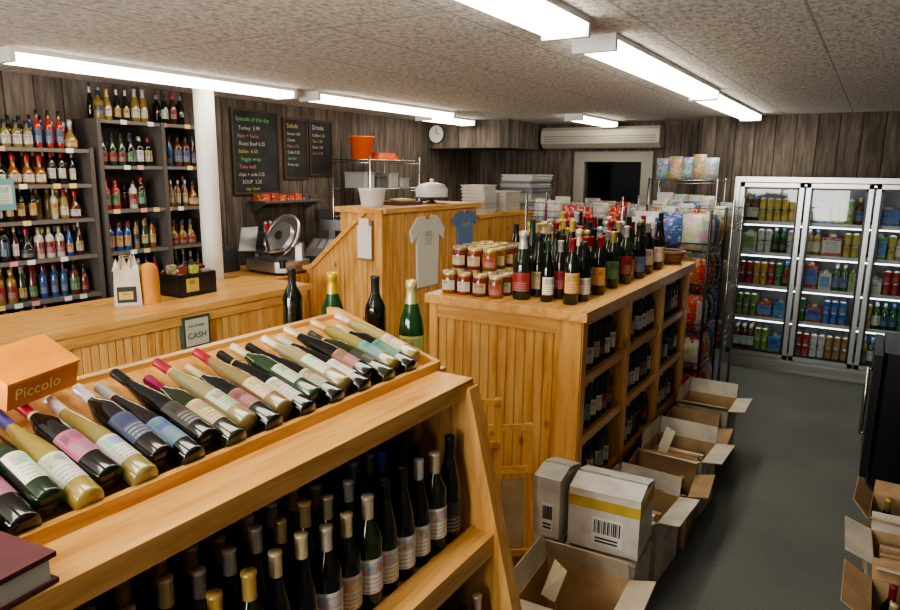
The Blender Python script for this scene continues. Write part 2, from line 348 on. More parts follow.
# orange gift carton lying on the upper end of the slant, on the bottle necks
M=Matrix.Translation(Vector((xs-.024,.73,fz+.004))+a*.385+n*.062)@Matrix((-a,yv,n)).transposed().to_4x4()
if M.to_3x3().determinant()<0: M=Matrix.Translation(Vector((xs-.024,.73,fz+.004))+a*.385+n*.062)@Matrix((-a,-yv,n)).transposed().to_4x4()
M=M@rotz(.2)
e=empty('orange_gift_box')
m=MB(); m.box(-.055,.055,-.085,.085,0,.06,'card',(.8,.26,.02),M); m.prism([(-.058,.06),(.058,.06),(.058,.066),(-.058,.085)],'y',-.088,.088,'card',(.9,.33,.03),M); m.build('carton',e)
text('Piccolo',.038,M@T(.0565,-.07,.02)@Matrix.Rotation(math.radians(90),4,'Z')@Matrix.Rotation(math.radians(90),4,'X'),'foil_ink',e)
M=T(-1.12,.36,1.346)@rotz(.12)
m=MB(); m.box(-.11,.09,-.15,.14,0,.008,'card',(.12,.035,.04),M); m.box(-.1,.085,-.14,.13,.008,.045,'paint',(.7,.68,.6),M); m.box(-.11,.09,-.15,.14,.045,.054,'card',(.12,.035,.04),M); m.box(-.113,-.105,-.15,.14,0,.054,'card',(.12,.035,.04),M); m.build('ledger_book')
# ---------------------------------------------------------------- island
ix0,ix1,iy0,iy1,iz=-1.93,-1.09,2.93,5.05,1.37
m=MB()
m.box(ix0-.02,ix1+.03,iy0-.03,iy1+.03,iz-.045,iz,'pineY')
m.box(ix0,ix1-.03,iy0,iy0+.025,.0,iz-.045,'bead')
m.box(ix1-.12,ix1,iy0-.012,iy0+.03,0,iz-.045,'pineZ'); m.box(ix0,ix0+.05,iy0-.012,iy0+.01,0,iz-.045,'pineZ'); m.box(ix0+.05,ix1-.12,iy0-.01,iy0+.01,iz-.12,iz-.045,'pineX')
m.box(ix0,ix0+.03,iy0,iy1,0,iz-.045,'bead')
m.box(ix0,ix1,iy1-.03,iy1,0,iz-.045,'pineZ')
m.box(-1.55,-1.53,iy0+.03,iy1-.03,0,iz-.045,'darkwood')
bays=[iy0,iy0+.72,iy0+1.42,iy1]
for yy in bays[1:3]: m.box(-1.53,ix1,yy-.02,yy+.02,0,iz-.045,'pineZ')
for yy in bays: m.box(ix1-.02,ix1+.005,min(max(yy-.03,iy0),iy1-.06),min(max(yy-.03,iy0),iy1-.06)+.06,0,iz-.045,'pineZ')
for zz in (.03,.36,.69,1.0): m.box(-1.53,ix1-.02,iy0+.03,iy1-.03,zz,zz+.022,'pineY'); m.box(ix1-.03,ix1-.005,iy0+.03,iy1-.03,zz-.01,zz+.035,'pineY')
m.box(ix1-.02,ix1,iy0,iy1,iz-.08,iz-.045,'pineY')
m.build('wine_island_shelf')
m=MB()
for zz in (.052,.382,.712,1.022):
    for ci in range(3):
        y=iy0+.09
        while y<iy1-.07:
            if all(abs(y-q)>.065 for q in bays[1:3]) and R.random()>.06:
                M=T(-1.155-ci*.1,y,zz)@Matrix.Scale(.88,4)
                bottle(m,M,R.choice(['bord','bord','hock']),R.choice(DG),R.choice(FO[1:5]+FO[5:]),R.choice(LABS[:5]+LABS[5:9]),10,ang=-.6)
            y+=.084
m.build('stocked_wine_bottles')
m=MB()
for r in range(5):
    for c in range(4):
        x=-1.86+c*.092; y=3.0+r*.1
        for lv in range(1 if (r<1 or c>2) else 2):
            M=T(x,y,iz+lv*.12)
            m.lathe([(.001,0),(.036,0),(.04,.006),(.04,.085),(.034,.1)],14,M,'gloss',R.choice([(.2,.03,.02),(.1,.02,.015),(.22,.08,.02),(.15,.03,.02),(.08,.05,.02)]))
            m.lathe([(.0405,.02),(.0405,.07)],7,M,'label',R.choice([(.6,.55,.45),(.5,.4,.2),(.4,.1,.06)]),-2.2,-.3)
            m.lathe([(.036,.098),(.037,.118),(.001,.119)],14,M,'foil',R.choice([(.5,.37,.13),(.3,.22,.12),(.5,.42,.25)]))
m.build('preserve_jars')
m=MB()
FT=[(.6,.45,.12),(.03,.03,.03),(.4,.03,.04),(.6,.5,.3),(.03,.03,.03),(.25,.02,.03),(.5,.5,.5),(.02,.06,.03)]
for r in range(16):
    for c in range(6):
        x=-1.83+c*.122+(.03 if r%2 else 0)+R.uniform(-.012,.012); y=3.06+r*.113+R.uniform(-.012,.012)
        if x<-1.5 and y<3.55: continue
        if x>-1.17: continue
        if y>4.75 and x>-1.35: continue
        if R.random()<.1: continue
        kd=R.choice(['champ','champ','bord','hock','bord'])
        bottle(m,T(x,y,iz)@Matrix.Scale(R.uniform(.9,1.12),4),kd,R.choice(DG),R.choice(FT),R.choice(LABS),14,ang=-1.1+R.uniform(-.3,.4))
m.build('sparkling_wine_bottles')
def basket(name,x,y,z,r,h):
    m=MB(); m.lathe([(.001,.004),(r*.75,.004),(r,h),(r*.93,h),(r*.7,.015),(.001,.015)],24,T(x,y,z),'wicker',(.3,.2,.1))
    m.lathe([(r*.9,h-.01),(r*1.05,h-.01),(r*1.07,h+.005),(r*1.0,h+.015),(r*.9,h+.005)],24,T(x,y,z),'wicker',(.3,.2,.1)); m.build(name)
basket('wicker_basket',-1.2,4.9,iz,.1,.08)
# ---------------------------------------------------------------- service counter
m=MB()
m.box(-3.64,-3.6,.5,3.72,0,1.11,'bead'); m.box(-4.25,-3.55,.45,3.76,1.11,1.15,'pineY'); m.box(-3.6,-3.575,.5,3.72,1.04,1.11,'pineY'); m.box(-3.6,-3.58,.5,3.72,0,.1,'pineY')
m.box(-4.2,-3.64,3.68,3.72,0,1.11,'pineZ'); m.box(-4.2,-3.64,.5,.54,0,1.11,'pineZ'); m.box(-4.2,-3.64,.54,3.68,.5,.53,'pineY')
m.build('service_counter')
m=MB(); m.cyl(-4.34,3.5,0,CZ,.075,'paint',(.72,.72,.68),28); m.cyl(-4.34,3.5,0,.02,.1,'paint',(.6,.6,.56),28); m.cyl(-4.34,3.5,CZ-.02,CZ,.095,'paint',(.7,.7,.66),28); m.build('support_column')
M=T(-3.572,2.72,.985)@Matrix.Rotation(math.radians(90),4,'Z')@Matrix.Rotation(math.radians(90),4,'X')
e=empty('payment_sign'); e.matrix_world=Matrix()
m=MB(); m.box(-.1,.1,-.1,.1,-.026,.012,'paint',(.04,.07,.05),M); m.box(-.085,.085,-.085,.085,.012,.015,'paint',(.5,.52,.4),M); m.build('sign_plate',e)
text('CASH',.055,M@T(-.075,-.04,.017),'ink',e); text('we accept',.028,M@T(-.065,.035,.017),'ink',e)
m=MB()
m.prism([(-4.12,0),(-3.3,0),(-3.3,1.66),(-3.45,1.66),(-4.05,1.16),(-4.12,1.16)],'y',4.3,4.33,'bead')
m.prism([(-3.28,1.66),(-3.28,1.69),(-3.46,1.69),(-4.07,1.185),(-4.14,1.185),(-4.14,1.155),(-4.05,1.155),(-3.44,1.66)],'y',4.27,4.38,'pineX')
m.box(-3.36,-3.29,4.285,4.3,0,1.66,'pineZ')
m.box(-3.75,-3.3,4.33,5.8,0,1.66,'bead'); m.box(-3.79,-3.26,4.3,5.84,1.66,1.7,'pineY')
m.box(-3.7,-3.3,5.8,7.6,0,1.54,'bead'); m.box(-3.74,-3.27,5.84,7.64,1.54,1.58,'pineY')
m.box(-4.12,-4.09,3.78,4.3,0,1.12,'bead')
m.build('beadboard_bar')
def tee(name,yc,w,ztop,h,col):
    m=MB(); a=w/2
    pts=[(-a*.62,-h),(a*.62,-h),(a*.66,-h*.4),(a*.68,-h*.27),(a*.95,-h*.36),(a*1.05,-h*.2),(a*.6,-.01),(a*.25,0),(a*.15,-h*.06),(-a*.15,-h*.06),(-a*.25,0),(-a*.6,-.01),(-a*1.05,-h*.2),(-a*.95,-h*.36),(-a*.68,-h*.27),(-a*.66,-h*.4)]
    m.prism([(yc+p[0],ztop+p[1]) for p in pts],'x',-3.298,-3.275,'cloth',col)
    m.quad([(-3.273,yc-.08,ztop-h*.42),(-3.273,yc+.08,ztop-h*.42),(-3.273,yc+.08,ztop-h*.2),(-3.273,yc-.08,ztop-h*.2)],'label',tuple(min(1,c*.8+.08) for c in col))
    m.build(name)
tee('grey_tshirt',4.93,.5,1.62,.62,(.6,.59,.53)); tee('blue_tshirt',5.57,.42,1.63,.36,(.12,.2,.34))
m=MB(); m.box(-3.52,-3.38,4.262,4.268,1.3,1.56,'paint',(.75,.75,.72)); m.box(-3.5,-3.4,4.258,4.262,1.5,1.62,'paint',(.75,.72,.55)); m.box(-3.52,-3.38,4.268,4.298,1.28,1.6,'paint',(.3,.2,.1))
m.build('posted_notice')
m=MB(); m.cyl(-3.55,4.5,1.7,1.83,.09,'plastic',(.6,.6,.55),20,r2=.11); m.cyl(-3.55,4.5,1.83,1.85,.115,'plastic',(.65,.65,.62),20); m.build('white_tub')
m=MB(); M=T(-3.52,5.35,1.7)
m.lathe([(.001,0),(.06,0),(.02,.02),(.02,.04),(.17,.05),(.17,.06),(.001,.06)],28,M,'plastic',(.05,.05,.05)); m.lathe([(.15,.06),(.15,.13),(.12,.17),(.05,.19),(.015,.19),(.02,.22),(.001,.225)],28,M,'plastic',(.6,.6,.6)); m.build('cake_stand')
m=MB(); m.box(-3.65,-3.42,4.75,5.05,1.7,1.73,'plastic',(.08,.05,.04)); m.lathe([(.001,.03),(.1,.03),(.12,.05),(.001,.06)],16,T(-3.53,4.9,1.7),'plastic',(.6,.4,.2)); m.build('pastry_tray')
def traystack(name,x,y,z,w,d,n,cols,jit=.01):
    m=MB()
    for i in range(n):
        dx=R.uniform(-jit,jit); c=R.choice(cols)
        m.box(x-w/2+dx,x+w/2+dx,y-d/2,y+d/2,z+i*.035,z+i*.035+.022,'plastic',c,bev=.01); m.box(x-w/2-.01+dx,x+w/2+.01+dx,y-d/2-.01,y+d/2+.01,z+i*.035+.022,z+i*.035+.033,'plastic',c,bev=.01)
    m.build(name)
traystack('takeout_container_stack',-3.5,6.2,1.58,.26,.26,8,[(.6,.6,.58),(.5,.5,.48)])
traystack('bread_tray_stack',-3.48,6.65,1.58,.3,.36,6,[(.55,.53,.47)])
traystack('plastic_lid_stack',-3.48,7.3,1.58,.38,.55,11,[(.5,.5,.5),(.4,.42,.45),(.2,.2,.22)],.02)
m=MB(); M=T(-3.95,2.52,1.15)@rotz(1.0)
m.prism([(-.08,0),(.08,0),(.07,.24),(-.07,.24)],'y',-.06,.06,'card',(.72,.68,.58),M)
for i in range(7):
    x=-.06+i*.018; m.prism([(x-.02,.22),(x+.025,.22),(x+R.uniform(-.02,.03),.28+R.uniform(0,.04))],'y',-.05+.012*i,-.042+.012*i,'cloth',(.75,.72,.66),M)
for sy in (-.061,.061):
    for q in (((-.03,.23),(-.03,.3)),((-.03,.3),(.03,.3)),((.03,.3),(.03,.23))): m.tube(M@Vector((q[0][0],sy,q[0][1])),M@Vector((q[1][0],sy,q[1][1])),.004,'paint',(.3,.2,.1))
m.box(-.06,.05,-.0635,-.0605,.02,.12,'paint',(.03,.03,.03),M); m.box(-.05,.03,-.065,-.0635,.04,.09,'label',(.6,.45,.1),M)
m.lathe([(.001,.26),(.035,.25),(.055,.21),(.06,.14),(.058,.05),(.065,0)],12,M@T(.13,.0,0),'cloth',(.6,.27,.06),sm=True)
m.build('gift_bag')
m=MB(); M=T(-3.98,2.98,1.15)@rotz(.05)@Matrix.Diagonal((.85,.85,1,1))
m.box(-.14,.14,-.18,.18,0,.012,'plastic',(.015,.015,.015),M)
for q in ((-.14,-.13,-.18,.18),(.13,.14,-.18,.18),(-.14,.14,-.18,-.17),(-.14,.14,.17,.18),(-.14,.14,-.05,-.04),(-.14,.14,.06,.07)): m.box(*q,0,.15,'plastic',(.015,.015,.015),M)
m.box(.14,.142,-.12,0,.03,.12,'label',(.6,.5,.1),M)
for i in range(12):
    x=-.11+(i%4)*.06; y=-.15+(i//4)*.115
    m.box(x,x+.04,y,y+.07,.012,.16+R.uniform(0,.05),'prod',R.choice([(.6,.55,.4),(.05,.05,.05),(.05,.05,.05),(.3,.05,.05),(.7,.6,.1)]),M)
m.build('counter_candy_caddy')
# ---------------------------------------------------------------- liquor shelves
def shelfunit(name,y0,y1,zs,top,div=None):
    m=MB(); x0,x1=-5.05,-4.75; c='darkwood'
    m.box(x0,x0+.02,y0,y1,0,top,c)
    for yy in [y0,y1-.03]+([div] if div else []): m.box(x0,x1,yy,yy+.03,0,top,'paint',(.09,.078,.07))
    for z in zs:
        m.box(x0,x1-.01,y0+.03,y1-.03,z-.025,z,'paint',(.14,.125,.115))
        y=y0+.08
        while y<y1-.12:
            if R.random()<.5: m.box(x1-.01,x1-.007,y,y+.05,z-.028,z+.004,'paint',R.choice([(.7,.7,.66),(.7,.55,.2),(.65,.3,.25)]))
            y+=.11
    m.build(name)
    mb=MB()
    for z in zs:
        for row in range(2):
            y=y0+.075
            while y<y1-.06:
                if div and abs(y-div-.015)<.055: y+=.06; continue
                if R.random()<.07: y+=.07; continue
                kd=R.choice(['liq','liq','sq','bord','hock','champ','tall','flask'])
                run=R.choice([1,1,2,3]); g_=R.choice(LQ); lb=tuple(k_*.6 for k_ in R.choice(LABS)); fo_=tuple(k_*.75 for k_ in R.choice(FO))
                sc={'liq':.88,'sq':.86,'flask':.9,'tall':.7}.get(kd,.74)*R.uniform(.88,1.06)
                for _ in range(run):
                    if y>=y1-.06 or (div and abs(y-div-.015)<.055): break
                    bottle(mb,T(-4.83-row*.1,y,z)@Matrix.Scale(sc,4),kd,g_,fo_,lb if row==0 else None,9,ang=R.uniform(-.9,-.3)); y+=R.uniform(.07,.08)*(1.12 if kd=='flask' else .95)
    mb.build('liquor_bottles')
shelfunit('liquor_shelf',1.6,2.86,[.8,1.1,1.38,1.64,1.88,2.12],2.13)
shelfunit('liquor_shelf',2.9,3.85,[.8,1.1,1.38,1.69,2.01,2.335],2.34,3.42)
m=MB(); m.box(-4.745,-4.738,2.15,2.3,1.72,1.92,'paint',(.12,.28,.3)); m.box(-4.738,-4.736,2.17,2.28,1.76,1.88,'label',(.5,.5,.45)); m.box(-4.75,-4.745,2.2,2.25,1.86,1.9,'paint',(.2,.2,.2)); m.build('shelf_sign')
def board(y0,y1,z0,z1,lines):
    e=empty('chalkboard'); m=MB()
    m.box(-5.05,-5.03,y0,y1,z0,z1,'slate')
    for q in ((y0-.02,y1+.02,z0-.02,z0),(y0-.02,y1+.02,z1,z1+.02),(y0-.02,y0,z0,z1),(y1,y1+.02,z0,z1)): m.box(-5.05,-5.02,*q,'paint',(.06,.035,.02))
    m.build('board',e)
    M=Matrix.Rotation(math.radians(90),4,'Z')@Matrix.Rotation(math.radians(90),4,'X')
    for t,s,dy,z,c in lines: text(t,s,T(-5.027,y0+dy,z)@M,c,e)
board(4.36,4.9,1.78,2.52,[('Specials of the day',.055,.03,2.43,'chalk_green'),('Turkey  5.99',.05,.06,2.35,'chalk_white'),('Ham + Swiss',.05,.04,2.28,'chalk_pink'),('Roast Beef 6.25',.05,.06,2.21,'chalk_white'),('Italian  6.50',.05,.05,2.14,'chalk_yellow'),('Veggie wrap',.05,.07,2.07,'chalk_green'),('Tuna melt',.05,.05,2.0,'chalk_pink'),('chips + soda 2.25',.045,.04,1.93,'chalk_white'),('SOUP  3.25',.05,.08,1.86,'chalk_white'),('cup / bowl',.04,.12,1.8,'chalk_yellow')])
board(5.0,5.3,1.92,2.48,[('Salads',.065,.03,2.4,'chalk_yellow'),('Greek 4.50',.04,.03,2.33,'chalk_white'),('Caesar',.04,.03,2.27,'chalk_white'),('Pasta 3.75',.04,.03,2.21,'chalk_pink'),('Cobb 5.25',.04,.03,2.15,'chalk_white'),('Garden',.04,.03,2.09,'chalk_green'),('Fruit cup',.04,.03,2.03,'chalk_white')])
board(5.36,5.68,1.95,2.48,[('Drinks',.065,.03,2.4,'chalk_white'),('Coffee 1.25',.04,.03,2.33,'chalk_white'),('Tea  1.00',.04,.03,2.27,'chalk_yellow'),('Soda 1.50',.04,.03,2.21,'chalk_white'),('Juice 2.00',.04,.03,2.15,'chalk_pink')])
m=MB(); m.box(-5.03,-4.14,3.9,5.5,1.06,1.1,'pineX'); m.box(-5.03,-4.16,3.92,3.95,0,1.06,'bead'); m.box(-4.2,-4.16,3.92,5.48,0,1.06,'bead'); m.box(-5.03,-4.16,5.45,5.48,0,1.06,'pineZ'); m.build('back_counter')
m=MB(); M=T(-4.38,4.88,1.1)@rotz(math.radians(-60))
m.box(-.2,.2,-.2,.2,0,.11,'plastic',(.05,.05,.05),M,bev=.015); m.prism([(-.2,.11),(.18,.11),(.12,.16),(-.2,.24)],'y',-.19,.19,'plastic',(.12,.12,.12),M)
for i in range(5):
    for j in range(4):
        m.box(-.12+i*.045,-.09+i*.045,-.16+j*.07,-.11+j*.07,.17,.235-.012*i,'plastic',(.3,.3,.28),M)
m.box(-.19,-.15,-.03,.03,.2,.32,'plastic',(.04,.04,.04),M); m.box(-.2,-.13,-.12,.12,.32,.42,'plastic',(.03,.03,.03),M); m.build('cash_register')
m=MB(); M=T(-4.46,4.3,1.1)@rotz(math.radians(-5))@Matrix.Scale(1.3,4)
al=(.62,.63,.64)
m.box(-.2,.2,-.15,.15,.02,.09,'metal',al,M,bev=.05)
for q in ((-.15,-.1),(.15,-.1),(-.15,.1),(.15,.1)): m.cyl(q[0],q[1],0,.02,.02,'plastic',(.03,.03,.03),10,M)
m.box(-.12,.14,.06,.14,.09,.2,'metal',al,M,bev=.03)
MBd=M@T(.02,.02,.24)@Matrix.Rotation(math.radians(62),4,'X')
m.cyl(0,0,-.006,.0,.15,'chrome',(.8,.8,.8),36,MBd); m.lathe([(.15,-.012),(.165,-.012),(.168,.004),(.158,.01)],36,MBd,'metal',al,a0=-.4,a1=3.6); m.cyl(0,0,0,.018,.1,'metal',(.6,.6,.62),30,MBd); m.cyl(0,0,.018,.035,.03,'plastic',(.03,.03,.03),16,MBd)
m.prism([(-.22,.13),(.12,.15),(.12,.16),(-.22,.14)],'y',-.17,-.03,'chrome',(.6,.6,.6),M); m.prism([(-.22,.14),(-.2,.14),(-.16,.3),(-.18,.3)],'y',-.17,-.03,'metal',al,M)
m.tube(M@Vector((-.1,-.1,.09)),M@Vector((-.1,-.1,.14)),.018,'metal',al); m.tube(M@Vector((.06,-.12,.16)),M@Vector((.0,-.12,.34)),.013,'plastic',(.02,.02,.02),10); m.cyl(.17,-.1,.05,.1,.03,'plastic',(.02,.02,.02),14,M)
m.build('meat_slicer')
m=MB(); M=T(-4.65,5.3,1.1)@rotz(.2)
m.box(-.15,.15,-.13,.13,0,.14,'plastic',(.15,.15,.15),M,bev=.02); m.cyl(0,0,.14,.17,.04,'metal',(.5,.5,.5),16,M); m.box(-.14,.14,-.12,.12,.17,.185,'metal',(.6,.6,.6),M,bev=.02); m.box(-.18,-.15,-.1,.1,.05,.45,'plastic',(.06,.06,.06),M); m.box(-.18,-.13,-.12,.12,.38,.5,'plastic',(.04,.04,.04),M); m.build('deli_scale')
m=MB(); M=T(-4.89,4.05,1.1); m.box(-.12,.12,-.1,.1,0,.2,'plastic',(.04,.04,.04),M,bev=.015); m.box(-.1,.1,-.05,.05,.2,.23,'plastic',(.07,.07,.07),M); m.box(-.06,.06,-.106,-.1,.08,.2,'paint',(.8,.8,.8),M); m.build('receipt_printer')
m=MB(); M=T(-4.89,4.7,1.1); m.box(-.14,.1,-.2,.2,0,.3,'plastic',(.06,.06,.06),M,bev=.02); m.box(.1,.105,-.16,.1,.05,.26,'gloss',(.01,.01,.01),M); m.tube(M@Vector((.125,.14,.05)),M@Vector((.125,.14,.26)),.01,'chrome',(.6,.6,.6)); m.tube(M@Vector((.1,.14,.06)),M@Vector((.125,.14,.06)),.008,'chrome',(.6,.6,.6)); m.tube(M@Vector((.1,.14,.25)),M@Vector((.125,.14,.25)),.008,'chrome',(.6,.6,.6)); m.build('microwave_oven')
m=MB()
for i in range(5):
    y=4.56+i*.062; h=R.uniform(.08,.13); m.cyl(-4.88,y,1.4,1.4+h,.026,'plastic',R.choice([(.5,.03,.02),(.6,.6,.55),(.5,.03,.02),(.6,.4,.05)]),12); m.cyl(-4.88,y,1.4+h,1.4+h+.02,.014,'plastic',(.5,.5,.5),10)
m.build('condiment_bottles')
m=MB(); m.box(-5.05,-4.8,4.5,5.3,1.68,1.70,'metal',(.3,.3,.3))
for y in (4.55,5.25): m.prism([(-5.05,1.68),(-4.82,1.68),(-5.05,1.58)],'y',y,y+.015,'metal',(.3,.3,.3))
m.build('wall_shelf')
m=MB()
for i in range(7):
    y=4.55+i*.105; h=R.uniform(.04,.07); m.box(-5.02,-4.88,y,y+.09,1.70,1.70+h,'prod',R.choice([(.5,.05,.03),(.6,.1,.03),(.1,.1,.1),(.3,.3,.25),(.5,.1,.02)]))
m.build('boxed_supplies')
def wirerack(name,x0,x1,y0,y1,zs,H,col=(.6,.6,.6),st=.05,r=.004):
    m=MB()
    for x in (x0,x1):
        for y in (y0,y1): m.tube((x,y,0),(x,y,H),.011,'chrome',col,8)
    for z in zs:
        for x in (x0,x1): m.tube((x,y0,z),(x,y1,z),r*1.5,'chrome',col)
        for y in (y0,y1): m.tube((x0,y,z),(x1,y,z),r*1.5,'chrome',col); m.tube((x0,y,z-.03),(x1,y,z-.03),r,'chrome',col)
        y=y0+st
        while y<y1: m.tube((x0,y,z),(x1,y,z),r*.8,'chrome',col,4); y+=st
    m.build(name)
wirerack('wire_shelving_rack',-4.95,-4.45,5.6,6.5,(.4,1.0,1.5,1.8,2.1),2.14)
m=MB(); m.lathe([(.001,0),(.105,0),(.125,.22),(.135,.22),(.135,.235),(.12,.235),(.1,.01)],24,T(-4.66,5.74,2.107),'plastic',(.8,.13,.015)); m.build('orange_bucket')
m=MB(); m.cyl(-4.66,6.1,2.107,2.15,.17,'plastic',(.65,.12,.02),20); m.cyl(-4.66,6.1,2.15,2.18,.14,'plastic',(.6,.1,.05),20); m.build('red_serving_bowl')
m=MB()
for z in (1.007,1.507,1.807):
    for i in range(4):
        y=5.66+i*.21; h=R.uniform(.06,.16); c=R.choice([(.3,.3,.3),(.1,.1,.1),(.1,.08,.06),(.4,.4,.38)])
        m.box(-4.85,-4.55,y,y+.17,z,z+h,'plastic',c,bev=.02); m.box(-4.86,-4.54,y-.005,y+.175,z+h,z+h+.015,'plastic',tuple(k*.8 for k in c),bev=.02)
m.build('storage_containers')
m=MB(); M=T(-4.92,7.598,2.46)@Matrix.Rotation(math.radians(90),4,'X')
m.cyl(0,0,-.002,.025,.12,'plastic',(.05,.05,.05),28,M); m.cyl(0,0,.025,.028,.108,'paint',(.8,.8,.8),28,M); m.box(-.004,.004,0,.07,.028,.031,'paint',(.01,.01,.01),M); m.box(0,.05,-.004,.004,.028,.031,'paint',(.01,.01,.01),M); m.build('wall_clock')
m=MB(); m.prism([(8.7,2.3),(8.7,2.56),(8.5,2.56),(8.46,2.52),(8.46,2.36),(8.54,2.3)],'x',-3.85,-2.3,'plastic',(.45,.42,.36))
for i in range(3): m.box(-3.8,-2.35,8.452,8.462,2.38+i*.03,2.39+i*.03,'plastic',(.2,.2,.18))
m.build('air_conditioner')
# ---------------------------------------------------------------- coolers
e=empty('glass_door_cooler')
cx=[-1.2,-.6,-.02,.56]; fy=7.55; top=1.92
m=MB(); ac=(.55,.57,.58)
m.box(cx[0]-.05,cx[0],fy,8.18,0,top,'metal',ac); m.box(cx[3],cx[3]+.05,fy,8.18,0,top,'metal',ac); m.box(cx[0]-.05,cx[3]+.05,fy,8.18,top,top+.05,'metal',ac)
m.box(cx[0],cx[3],fy-.01,8.18,.0,.13,'metal',ac); m.box(cx[0]+.05,cx[3]-.05,fy-.015,fy-.01,.04,.1,'plastic',(.3,.3,.3)); m.box(cx[0],cx[3],8.14,8.18,.13,top,'paint',(.3,.31,.31))
shz=[.16,.52,.86,1.2,1.52]
for z in shz: m.box(cx[0],cx[3],7.68,8.12,z-.012,z,'metal',(.4,.4,.4)); m.box(cx[0],cx[3],7.672,7.68,z-.03,z+.006,'plastic',(.6,.6,.55))
m.build('cooler_body',e)
m=MB()
for i in range(3):
    a,b=cx[i]+.01,cx[i+1]-.01; w=.04
    for q in ((a,b,.14,.14+w),(a,b,top-.01-w,top-.01),(a,a+w,.14,top-.01),(b-w,b,.14,top-.01)): m.box(q[0],q[1],fy-.03,fy+.01,q[2],q[3],'metal',ac)
    for q in ((a+w,b-w,.18,.2),(a+w,b-w,top-.07,top-.05),(a+w,a+w+.02,.18,top-.05),(b-w-.02,b-w,.18,top-.05)): m.box(q[0],q[1],fy-.02,fy+.005,q[2],q[3],'plastic',(.02,.02,.02))
    hx=a+.02
    m.box(hx-.012,hx+.012,fy-.07,fy-.055,.8,1.25,'metal',(.6,.6,.6)); m.box(hx-.008,hx+.008,fy-.06,fy-.03,.82,.85,'metal',(.6,.6,.6)); m.box(hx-.008,hx+.008,fy-.06,fy-.03,1.2,1.23,'metal',(.6,.6,.6))
m.build('door_frames',e)
m=MB()
for i in range(3): m.quad([(cx[i]+.05,fy-.005,.18),(cx[i+1]-.05,fy-.005,.18),(cx[i+1]-.05,fy-.005,top-.05),(cx[i]+.05,fy-.005,top-.05)],'glass')
m.build('door_glass',e)
m=MB()
for z in [top-.03]+[q-.04 for q in shz[1:]]: m.box(cx[0]+.05,cx[3]-.05,7.69,7.705,z-.006,z+.006,'cooltube')
m.build('light_tubes',e)
m=MB()
CB=[(.03,.12,.45),(.65,.45,.06),(.05,.3,.1),(.65,.64,.58),(.65,.64,.58),(.6,.5,.1),(.25,.4,.08),(.1,.3,.55),(.45,.25,.06),(.05,.18,.5),(.5,.05,.04)]
for si,z in enumerate(shz):
    for i in range(3):
        x=cx[i]+.07
        while x<cx[i+1]-.08:
            t=R.choice(['can','can','bot','car','car'])
            if t=='car':
                w=min(R.choice([.11,.14,.18]),cx[i+1]-.04-x); h=R.uniform(.13,.24); c=R.choice(CB)
                m.box(x-.03,x-.03+w,7.7,7.95,z,z+h,'prod',c); m.quad([(x-.02,7.699,z+h*.2),(x-.04+w,7.699,z+h*.2),(x-.04+w,7.699,z+h*.85),(x-.02,7.699,z+h*.85)],'label',R.choice(CB))
                m.prism([(x-.03+w*.3,z+h),(x-.03+w*.7,z+h),(x-.03+w*.62,z+h+.03),(x-.03+w*.38,z+h+.03)],'y',7.8,7.81,'prod',(.5,.42,.2)); x+=w+.012
            elif t=='can':
                c=R.choice(CB)
                for k in range(R.choice([1,2,3])):
                    if x>cx[i+1]-.08: break
                    for yy in (7.73,7.81,7.89):
                        for lv in range(2):
                            m.lathe([(.001,0),(.026,0),(.033,.008)],10,T(x,yy,z+lv*.12),'metal',(.6,.6,.6)); m.lathe([(.033,.008),(.033,.108)],10,T(x,yy,z+lv*.12),'label',c); m.lathe([(.033,.108),(.027,.12),(.001,.12)],10,T(x,yy,z+lv*.12),'metal',(.6,.6,.6))
                    x+=.07
            else:
                g=R.choice([(.12,.04,.01),(.02,.1,.02),(.35,.26,.07),(.4,.38,.3)]); lc=R.choice(LABS)
                for k in range(R.choice([1,2,3])):
                    if x>cx[i+1]-.08: break
                    for yy in (7.73,7.81,7.89): bottle(m,T(x,yy,z)@Matrix.Scale(.98,4),'liq',g,R.choice([(.6,.5,.2),(.1,.2,.5),(.6,.6,.6)]),lc,8,ang=-1.57)
                    x+=.07
m.build('chilled_beverages',e)
m=MB(); m.box(.15,.85,4.9,5.6,.04,.9,'plastic',(.008,.008,.009),bev=.02); m.box(.15,.85,4.9,5.6,.9,.915,'plastic',(.015,.015,.015),bev=.02); m.box(.1,.145,4.905,5.595,.08,.895,'plastic',(.012,.012,.013)); m.box(.2,.8,4.95,5.55,0,.04,'plastic',(.01,.01,.01))
m.tube((.075,4.96,.35),(.075,4.96,.8),.012,'chrome',(.6,.6,.6),8)
for z in (.36,.79): m.tube((.075,4.96,z),(.1,4.96,z),.01,'chrome',(.6,.6,.6),8)
m.build('mini_refrigerator')
